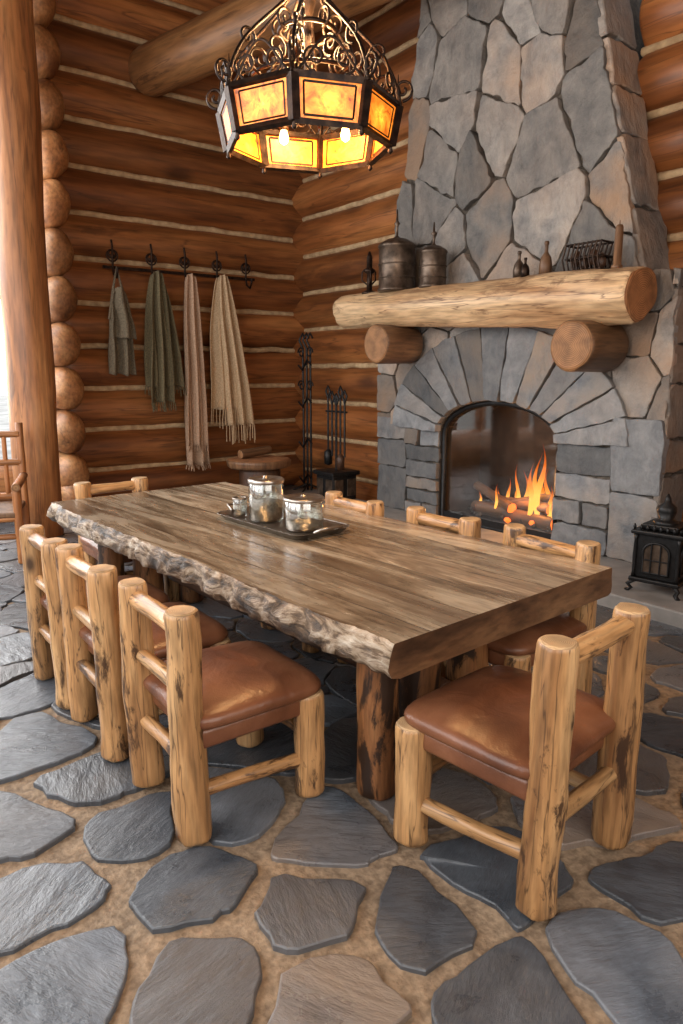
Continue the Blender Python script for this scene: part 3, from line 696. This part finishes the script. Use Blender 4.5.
# ------------------------------------------------------------------ chandelier
ch=empty('chandelier',(1.87,2.72,2.55))
t0=math.radians(-110.7); Rt=.385;Rb=.355;Hh=.155
def cp(k,r,z): a=t0+math.radians(22.5+45*k); return Vector((r*math.cos(a),r*math.sin(a),z))
for k in range(8):
    a0,a1=cp(k-1,Rb,0),cp(k,Rb,0);b0,b1=cp(k-1,Rt,Hh),cp(k,Rt,Hh)
    L_=lambda p,q,t:p+(q-p)*t
    q=[L_(a0,a1,.02),L_(a0,a1,.98),L_(b0,b1,.98),L_(b0,b1,.02)]
    nrm=((q[1]-q[0]).cross(q[3]-q[0])).normalized()*.003
    V=[p+nrm for p in q]+[p-nrm for p in q]
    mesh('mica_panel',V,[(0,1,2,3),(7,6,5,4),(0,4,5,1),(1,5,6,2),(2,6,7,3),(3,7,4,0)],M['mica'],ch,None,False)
    def strip(p,q2,w,t=.008,nm='frame'):
        d=(q2-p); l=d.length; qd=Vector((0,0,1)).rotation_difference(d.normalized())
        o=box(nm,(-w/2,-w/2,0),(w/2,w/2,l),M['iron'],ch); o.rotation_mode='QUATERNION'; o.rotation_quaternion=qd; o.location=p+d/2
    strip(a0,a1,.022);strip(b0,b1,.024);strip(a1,b1,.036)
    strip(L_(L_(a0,b0,.14),L_(a1,b1,.14),.14),L_(L_(a0,b0,.14),L_(a1,b1,.14),.86),.009)
    strip(L_(L_(a0,b0,.86),L_(a1,b1,.86),.14),L_(L_(a0,b0,.86),L_(a1,b1,.86),.86),.009)
    for u in (.14,.86): strip(L_(L_(a0,b0,.14),L_(a1,b1,.14),u),L_(L_(a0,b0,.86),L_(a1,b1,.86),u),.009)
    lathe('foot_knob',[(.002,-.035),(.012,-.025),(.008,-.01),(.012,0)],M['iron'],a1,ch,seg=10)
    a=t0+math.radians(22.5+45*k); ca,sa=math.cos(a),math.sin(a)
    # S-curved arm: up from the rim, swelling out then sweeping in to the hub
    prof=[]
    for i in range(29):
        t=i/28; r=.03+.355*(1-t)**1.5+.055*math.sin(t*PI*2.0+.2)*(1-t*.4); z=Hh+.64*t**.85
        prof.append((r*ca,r*sa,z))
    tube('arm',prof,.0075,M['iron'],ch)
    def spiral(c,r0,turn,sgn,nm='scroll'):
        pts=[]
        for i in range(26):
            t=i/25; an=-PI/2+sgn*turn*2*PI*t; rr_=r0*(1-.8*t); pts.append(((c[0]+rr_*math.cos(an))*ca,(c[0]+rr_*math.cos(an))*sa,c[1]+rr_*math.sin(an)+0))
        tube(nm,pts,.006,M['iron'],ch)
    spiral((.405,.215),.045,1.4,1); spiral((.33,.235),.05,1.4,-1); spiral((.24,.29),.055,1.3,1); spiral((.16,.36),.05,1.3,-1); spiral((.11,.48),.045,1.3,1); spiral((.30,.36),.045,1.3,-1)
    lathe('finial',[(.010,0),(.006,.03),(.014,.05),(.004,.08),(.001,.12)],M['iron'],cp(k,Rt,Hh),ch,seg=8)
    for s in (-1,1):
        m=L_(b0,b1,.5); tdir=(b1-b0).normalized(); pts=[]
        for i in range(22):
            t=i/21; an=-PI/2+s*1.3*2*PI*t; rr_=.05*(1-.8*t); pts.append(m+tdir*(s*.06+rr_*math.cos(an))+Vector((0,0,.062+rr_*math.sin(an))))
        tube('rim_scroll',pts,.0055,M['iron'],ch)
        pts=[]
        for i in range(16):
            t=i/15; pts.append(m+tdir*s*(.135-.135*t)+Vector((0,0,.01+.13*math.sin(t*PI/2)**1.5)))
        tube('rim_arch',pts,.0055,M['iron'],ch)
tube('upper_ring',[(.12*math.cos(i*PI/16),.12*math.sin(i*PI/16),.45) for i in range(32)],.009,M['iron'],ch,cyc=True)
tube('middle_ring',[(.25*math.cos(i*PI/20),.25*math.sin(i*PI/20),.25) for i in range(40)],.008,M['iron'],ch,cyc=True)
lathe('hub',[(.002,.12),(.02,.14),(.012,.18),(.03,.24),(.016,.30),(.016,.5),(.035,.56),(.05,.6),(.05,.63),(.02,.68),(.02,.80),(.035,.84),(.012,.88),(.012,1.0),(.03,1.03),(.012,1.06)],M['iron'],(0,0,0),ch)
for i in range(44):
    z=1.05+i*.1
    pts=[]
    for q_ in range(12):
        a=2*PI*q_/12; u_,v_=.022*math.cos(a),.06*math.sin(a); pts.append((u_,0,z+v_) if i%2 else (0,u_,z+v_))
    tube('chain_link',pts,.006,M['iron'],ch,cyc=True,res=2)
for k in range(4):
    a=t0+math.radians(90*k+20); x,y=.2*math.cos(a),.2*math.sin(a)
    tube('bulb_arm',[(0,0,.22),(x*.6,y*.6,.20),(x,y,.17)],.008,M['iron'],ch)
    lathe('socket',[(.02,.12),(.024,.14),(.02,.18)],M['iron'],(x,y,0),ch,seg=14)
    lathe('bulb',[(.004,.06),(.018,.07),(.022,.088),(.018,.105),(.014,.12)],M['bulb'],(x,y,0),ch,seg=16)

# ------------------------------------------------------------------ coat rack + hanging textiles
SC=1.046
def rx(x): return x*SC-.165
def rz(z): return 1.6+(z-1.6)*SC
YS=YB-RL-.02
cr=empty('coat_rack')
box('rail',(rx(2.8),YS-.05,rz(2.66)),(rx(4.62),YS-.02,rz(2.69)),M['iron'],cr)
hx=[rx(v) for v in (2.9,3.33,3.72,4.12,4.5)]
for x in hx:
    tube('hook',[(x,YS-.05,rz(2.95)),(x,YS-.07,rz(2.88)),(x,YS-.05,rz(2.7)),(x,YS-.07,rz(2.6)),(x,YS-.15,rz(2.56)),(x,YS-.19,rz(2.62)),(x,YS-.19,rz(2.66))],.012,M['iron'],cr)
    for s in (-1,1):
        tube('scroll',[(x+s*(.07*(1-t*.7))*math.cos(t*8-1.5),YS-.05,rz(2.80)+(.07*(1-t*.7))*math.sin(t*8-1.5)) for t in [i/20 for i in range(21)]],.009,M['iron'],cr)
def cloth(name,x,zt_,sheets,mat,fr=0):
    e=empty(name,(x,YS-.16,zt_))
    for si,(Ln,w0,w1,dx,folds,dy) in enumerate(sheets):
        nu,nv=44,40;V=[];F=[]
        for j in range(nv+1):
            t=j/nv; w=w0+(w1-w0)*min(1,t*1.4)**.7
            for i in range(nu+1):
                u=i/nu-.5; ph=u*folds*2*PI+si*1.3+.8*noise.noise((t*2,si,u*2))
                yy=-dy-(.022+.036*min(1,t*2))*math.sin(ph)-.02*math.cos(u*PI)
                V.append((dx*t+u*w*(1+.05*math.sin(t*7+si)),yy,-t*Ln-(.03*noise.noise((u*5,si,0)) if j==nv else 0)+ .04*(1-t)*math.cos(u*PI)))
        for j in range(nv):
            for i in range(nu): a=j*(nu+1)+i; F.append((a,a+1,a+nu+2,a+nu+1))
        o=mesh('drape_%d'%si,V,F,mat,e); sm=o.modifiers.new('s','SOLIDIFY'); sm.thickness=.012
        if fr:
            for i in range(0,nu+1,2):
                b=V[nv*(nu+1)+i]; s=R.uniform(-.015,.015)
                tube('fringe',[b,(b[0]+s,b[1],b[2]-fr*.5),(b[0]+s*1.6,b[1]+s,b[2]-fr*R.uniform(.8,1.1))],.006,mat,e,res=1)
    return e
bag=cloth('canvas_bag',hx[0],rz(2.42),[(.90,.12,.30,.0,2,.0),(.50,.12,.27,.03,1.5,.05)],M['grey'])
tube('bag_strap',[(-.12,-.02,-.3),(-.05,.0,.02),(0.0,.0,.26),(.05,.0,.02),(.13,-.02,-.3)],.016,M['grey'],bag)
cloth('green_scarf',hx[1],rz(2.62),[(1.25,.10,.42,.05,2.5,.0),(1.42,.1,.27,-.03,2,.05)],M['olive'],.1)
cloth('rose_scarf',hx[2],rz(2.62),[(2.2,.10,.29,.02,2,.0),(1.95,.1,.25,-.02,2,.05)],M['rose'],.06)
cloth('beige_shawl',hx[3],rz(2.64),[(1.55,.10,.52,.08,3,.0),(1.75,.1,.36,.18,2.5,.05)],M['beige'],.22)

# ------------------------------------------------------------------ corner items
st=empty('stump_table',(4.22,7.25,0))
log('stump',(0,0,0.02),(0,0,.48),.26,.24,M['darkwood'],M['mantel_end'],st,seg=28,wob=.15)
log('stump_top',(0,0,.47),(0,0,.58),.36,.38,M['corbel'],M['mantel_end'],st,seg=32,rings=4,wob=.12)
log('firewood',(-.22,.05,.63),(.22,.1,.66),.055,.05,M['corbel'],M['corbel_end'],st)
ft=empty('fireplace_tool_set',(4.86,6.55,.12))
box('iron_box',(-.17,-.17,.0),(.17,.17,.30),M['black'],ft,.015)
for s in (-1,1):
    box('panel',(-.18,s*.09-.06,.05),(-.168,s*.09+.06,.25),M['pewter'],ft,.004)
    box('panel_side',(s*.09-.06,-.18,.05),(s*.09+.06,-.168,.25),M['pewter'],ft,.004)
box('box_lid',(-.2,-.2,.29),(.2,.2,.34),M['black'],ft,.012)
tube('stand',[(0,0,.33),(0,0,1.2)],.014,M['black'],ft)
for i in range(5):
    yy=-.16+.08*i; hgt=1.12+.05*math.sin(i*2)
    tube('tool',[(0,yy,.5),(0,yy,hgt),(0,yy+.04,hgt+.08),(0,yy,hgt+.14),(0,yy-.04,hgt+.08),(0,yy,hgt)],.012,M['black'],ft)
tube('tool_ring',[(0,-.2,1.02),(0,.2,1.02)],.012,M['black'],ft)
lathe('shovel',[(.01,0),(.05,.02),(.05,.16),(.01,.2)],M['black'],(0,.16,.38),ft,seg=12)
lathe('brush',[(.045,0),(.05,.12),(.02,.18)],M['darkwood'],(0,-.08,.36),ft,seg=12)
ts=empty('iron_tool_stand',(4.95,7.28,0.12))
for s in (-1,0,1):
    tube('rod',[(0,s*.08,.0),(0,s*.08,1.75),(-.02,s*.08+.05,1.85),(0,s*.08,1.93),(0,s*.08-.05,1.87)],.013,M['black'],ts)
for zz in (.15,.6,1.1,1.55): tube('cross',[(-.03,-.14,zz),(-.03,-.05,zz+.06),(-.03,.05,zz-.06),(-.03,.14,zz)],.012,M['black'],ts)
for zz in (1.3,1.7):
    for s in (-1,1): tube('scroll',[(-.02,s*(.09+.07*(1-t*.7)*math.cos(t*8)),zz+.07*(1-t*.7)*math.sin(t*8)) for t in [i/20 for i in range(21)]],.010,M['black'],ts)
tube('foot',[(-.15,-.11,.0),(0,0,.08),(.15,.11,.0)],.012,M['black'],ts); tube('foot',[(-.15,.11,.0),(0,0,.08),(.15,-.11,.0)],.012,M['black'],ts)

il=empty('cast_iron_stove',(4.55,2.38,.12),math.radians(10))
a=.15
box('base',(-a-.015,-a-.015,.07),(a+.015,a+.015,.10),M['black'],il,.008)
for sx in (-1,1):
    for sy in (-1,1):
        tube('leg',[(sx*a*.8,sy*a*.8,.08),(sx*a*1.1,sy*a*1.1,.05),(sx*a*.98,sy*a*.98,.02),(sx*a*1.15,sy*a*1.15,.0)],.016,M['black'],il)
        lathe('corner_column',[(.016,.1),(.01,.14),(.014,.25),(.01,.36),(.018,.40)],M['black'],(sx*(a-.01),sy*(a-.01),0),il,seg=12)
box('stove_body',(-a+.015,-a+.015,.1),(a-.015,a-.015,.40),M['black'],il,.006)
for ax in (0,1):
    arc=[(-.085,.14),(-.085,.28)]+[(-.085*math.cos(t*PI/10),.28+.07*math.sin(t*PI/10)) for t in range(1,10)]+[(.085,.28),(.085,.14)]
    P=[((-a+.008,u,z) if ax==0 else (u,-a+.008,z)) for u,z in arc]
    mesh('door_panel',P,[tuple(range(len(P)))],M['pewter'],il,None,False)
    tube('door_frame',P,.009,M['black'],il,cyc=True)
    for u in (-.03,.03): tube('door_bar',[((-a+.002,u,.14) if ax==0 else (u,-a+.002,.14)),((-a+.002,u,.34) if ax==0 else (u,-a+.002,.34))],.005,M['black'],il)
    tube('door_bar',[((-a+.002,-.085,.23) if ax==0 else (-.085,-a+.002,.23)),((-a+.002,.085,.23) if ax==0 else (.085,-a+.002,.23))],.005,M['black'],il)
box('cornice',(-a-.02,-a-.02,.40),(a+.02,a+.02,.43),M['black'],il,.01)
for i in range(8):
    t=-a+2*a*i/7
    lathe('gallery_knob',[(.006,.43),(.012,.45),(.004,.47)],M['black'],(-a,t,0),il,seg=8); lathe('gallery_knob',[(.006,.43),(.012,.45),(.004,.47)],M['black'],(t,-a,0),il,seg=8)
box('tier',(-a+.03,-a+.03,.43),(a-.03,a-.03,.47),M['black'],il,.01)
lathe('top_urn',[(.09,.46),(.07,.49),(.045,.5),(.065,.55),(.06,.585),(.025,.61),(.02,.64),(.004,.67)],M['black'],(0,0,0),il,seg=20)

ac=empty('wooden_armchair',(1.10,6.5,0),math.radians(160))
wm,we=M['post'],M['wall_end']
for s in (-1,1):
    log('rear_leg',(s*.27,-.27,.02),(s*.27,-.36,1.15),.035,.032,wm,we,ac,wob=.1); log('front_leg',(s*.29,.27,.02),(s*.29,.27,.66),.036,.034,wm,we,ac,wob=.1)
    log('arm',(s*.28,-.33,.68),(s*.30,.34,.67),.034,.036,wm,we,ac); log('stretcher',(s*.27,-.27,.2),(s*.29,.27,.2),.022,.022,wm,we,ac)
for zz in (.25,.4): log('cross',(-.28,.27,zz),(.28,.27,zz),.025,.025,wm,we,ac)
for zz in (.5,.8,1.05): log('slat',(-.27,-.31-.05*(zz-.5),zz),(.27,-.31-.05*(zz-.5),zz),.03,.03,wm,we,ac)
for i in range(3): log('spindle',(-.14+.14*i,-.31,.52),(-.14+.14*i,-.34,1.04),.02,.02,wm,we,ac)
box('seat',(-.28,-.28,.41),(.28,.30,.46),M['corbel'],ac,.015)

# ------------------------------------------------------------------ lights & world
def area_l(name,loc,target,sx,sy,pw,col):
    l=bpy.data.lights.new(name,'AREA'); l.shape='RECTANGLE'; l.size=sx;l.size_y=sy;l.energy=pw;l.color=col
    o=bpy.data.objects.new(name,l); o.location=loc; o.rotation_euler=(Vector(target)-Vector(loc)).to_track_quat('-Z','Y').to_euler(); C.objects.link(o)
def pt(name,loc,pw,col,r=.08):
    l=bpy.data.lights.new(name,'POINT'); l.energy=pw;l.color=col;l.shadow_soft_size=r
    o=bpy.data.objects.new(name,l); o.location=loc; C.objects.link(o)
area_l('window_light_left',(-2.1,3.5,2.5),(2.5,3.6,.8),6.5,3.2,235,(1,.97,.93))
area_l('window_light_back',(.0,8.0,2.9),(1.2,3.0,.3),3.4,4.2,340,(1,.985,.96))
area_l('front_fill_light',(.8,-1.1,2.3),(3.2,5,1.6),3.4,2.0,82,(1,.89,.76))  # added warm fill from behind the camera, brightens the room
pt('chandelier_light',(1.87,2.72,2.62),50,(1,.55,.2),.15)
pt('chandelier_uplight',(1.87,2.72,3.0),85,(1,.6,.27),.1)
pt('fire_light',(5.12,4.0,.6),30,(1,.42,.12),.12)
w=bpy.data.worlds.new('world'); bpy.context.scene.world=w; w.use_nodes=True
w.node_tree.nodes['Background'].inputs[0].default_value=(.97,.98,1,1); w.node_tree.nodes['Background'].inputs[1].default_value=1.5
try:
    bpy.context.scene.view_settings.view_transform='Standard'
    bpy.context.scene.view_settings.look='None'
except Exception as ex: print(ex)

cam=bpy.data.cameras.new('camera'); co=bpy.data.objects.new('camera',cam); C.objects.link(co)
cam.sensor_fit='VERTICAL'; cam.sensor_height=36; cam.lens=36*700/1024; cam.clip_start=.05
co.location=(0,0,1.6)
p=math.atan(141/700); h=math.radians(37)
d=Vector((math.sin(h)*math.cos(p),math.cos(h)*math.cos(p),-math.sin(p)))
co.rotation_euler=d.to_track_quat('-Z','Y').to_euler()
bpy.context.scene.camera=co
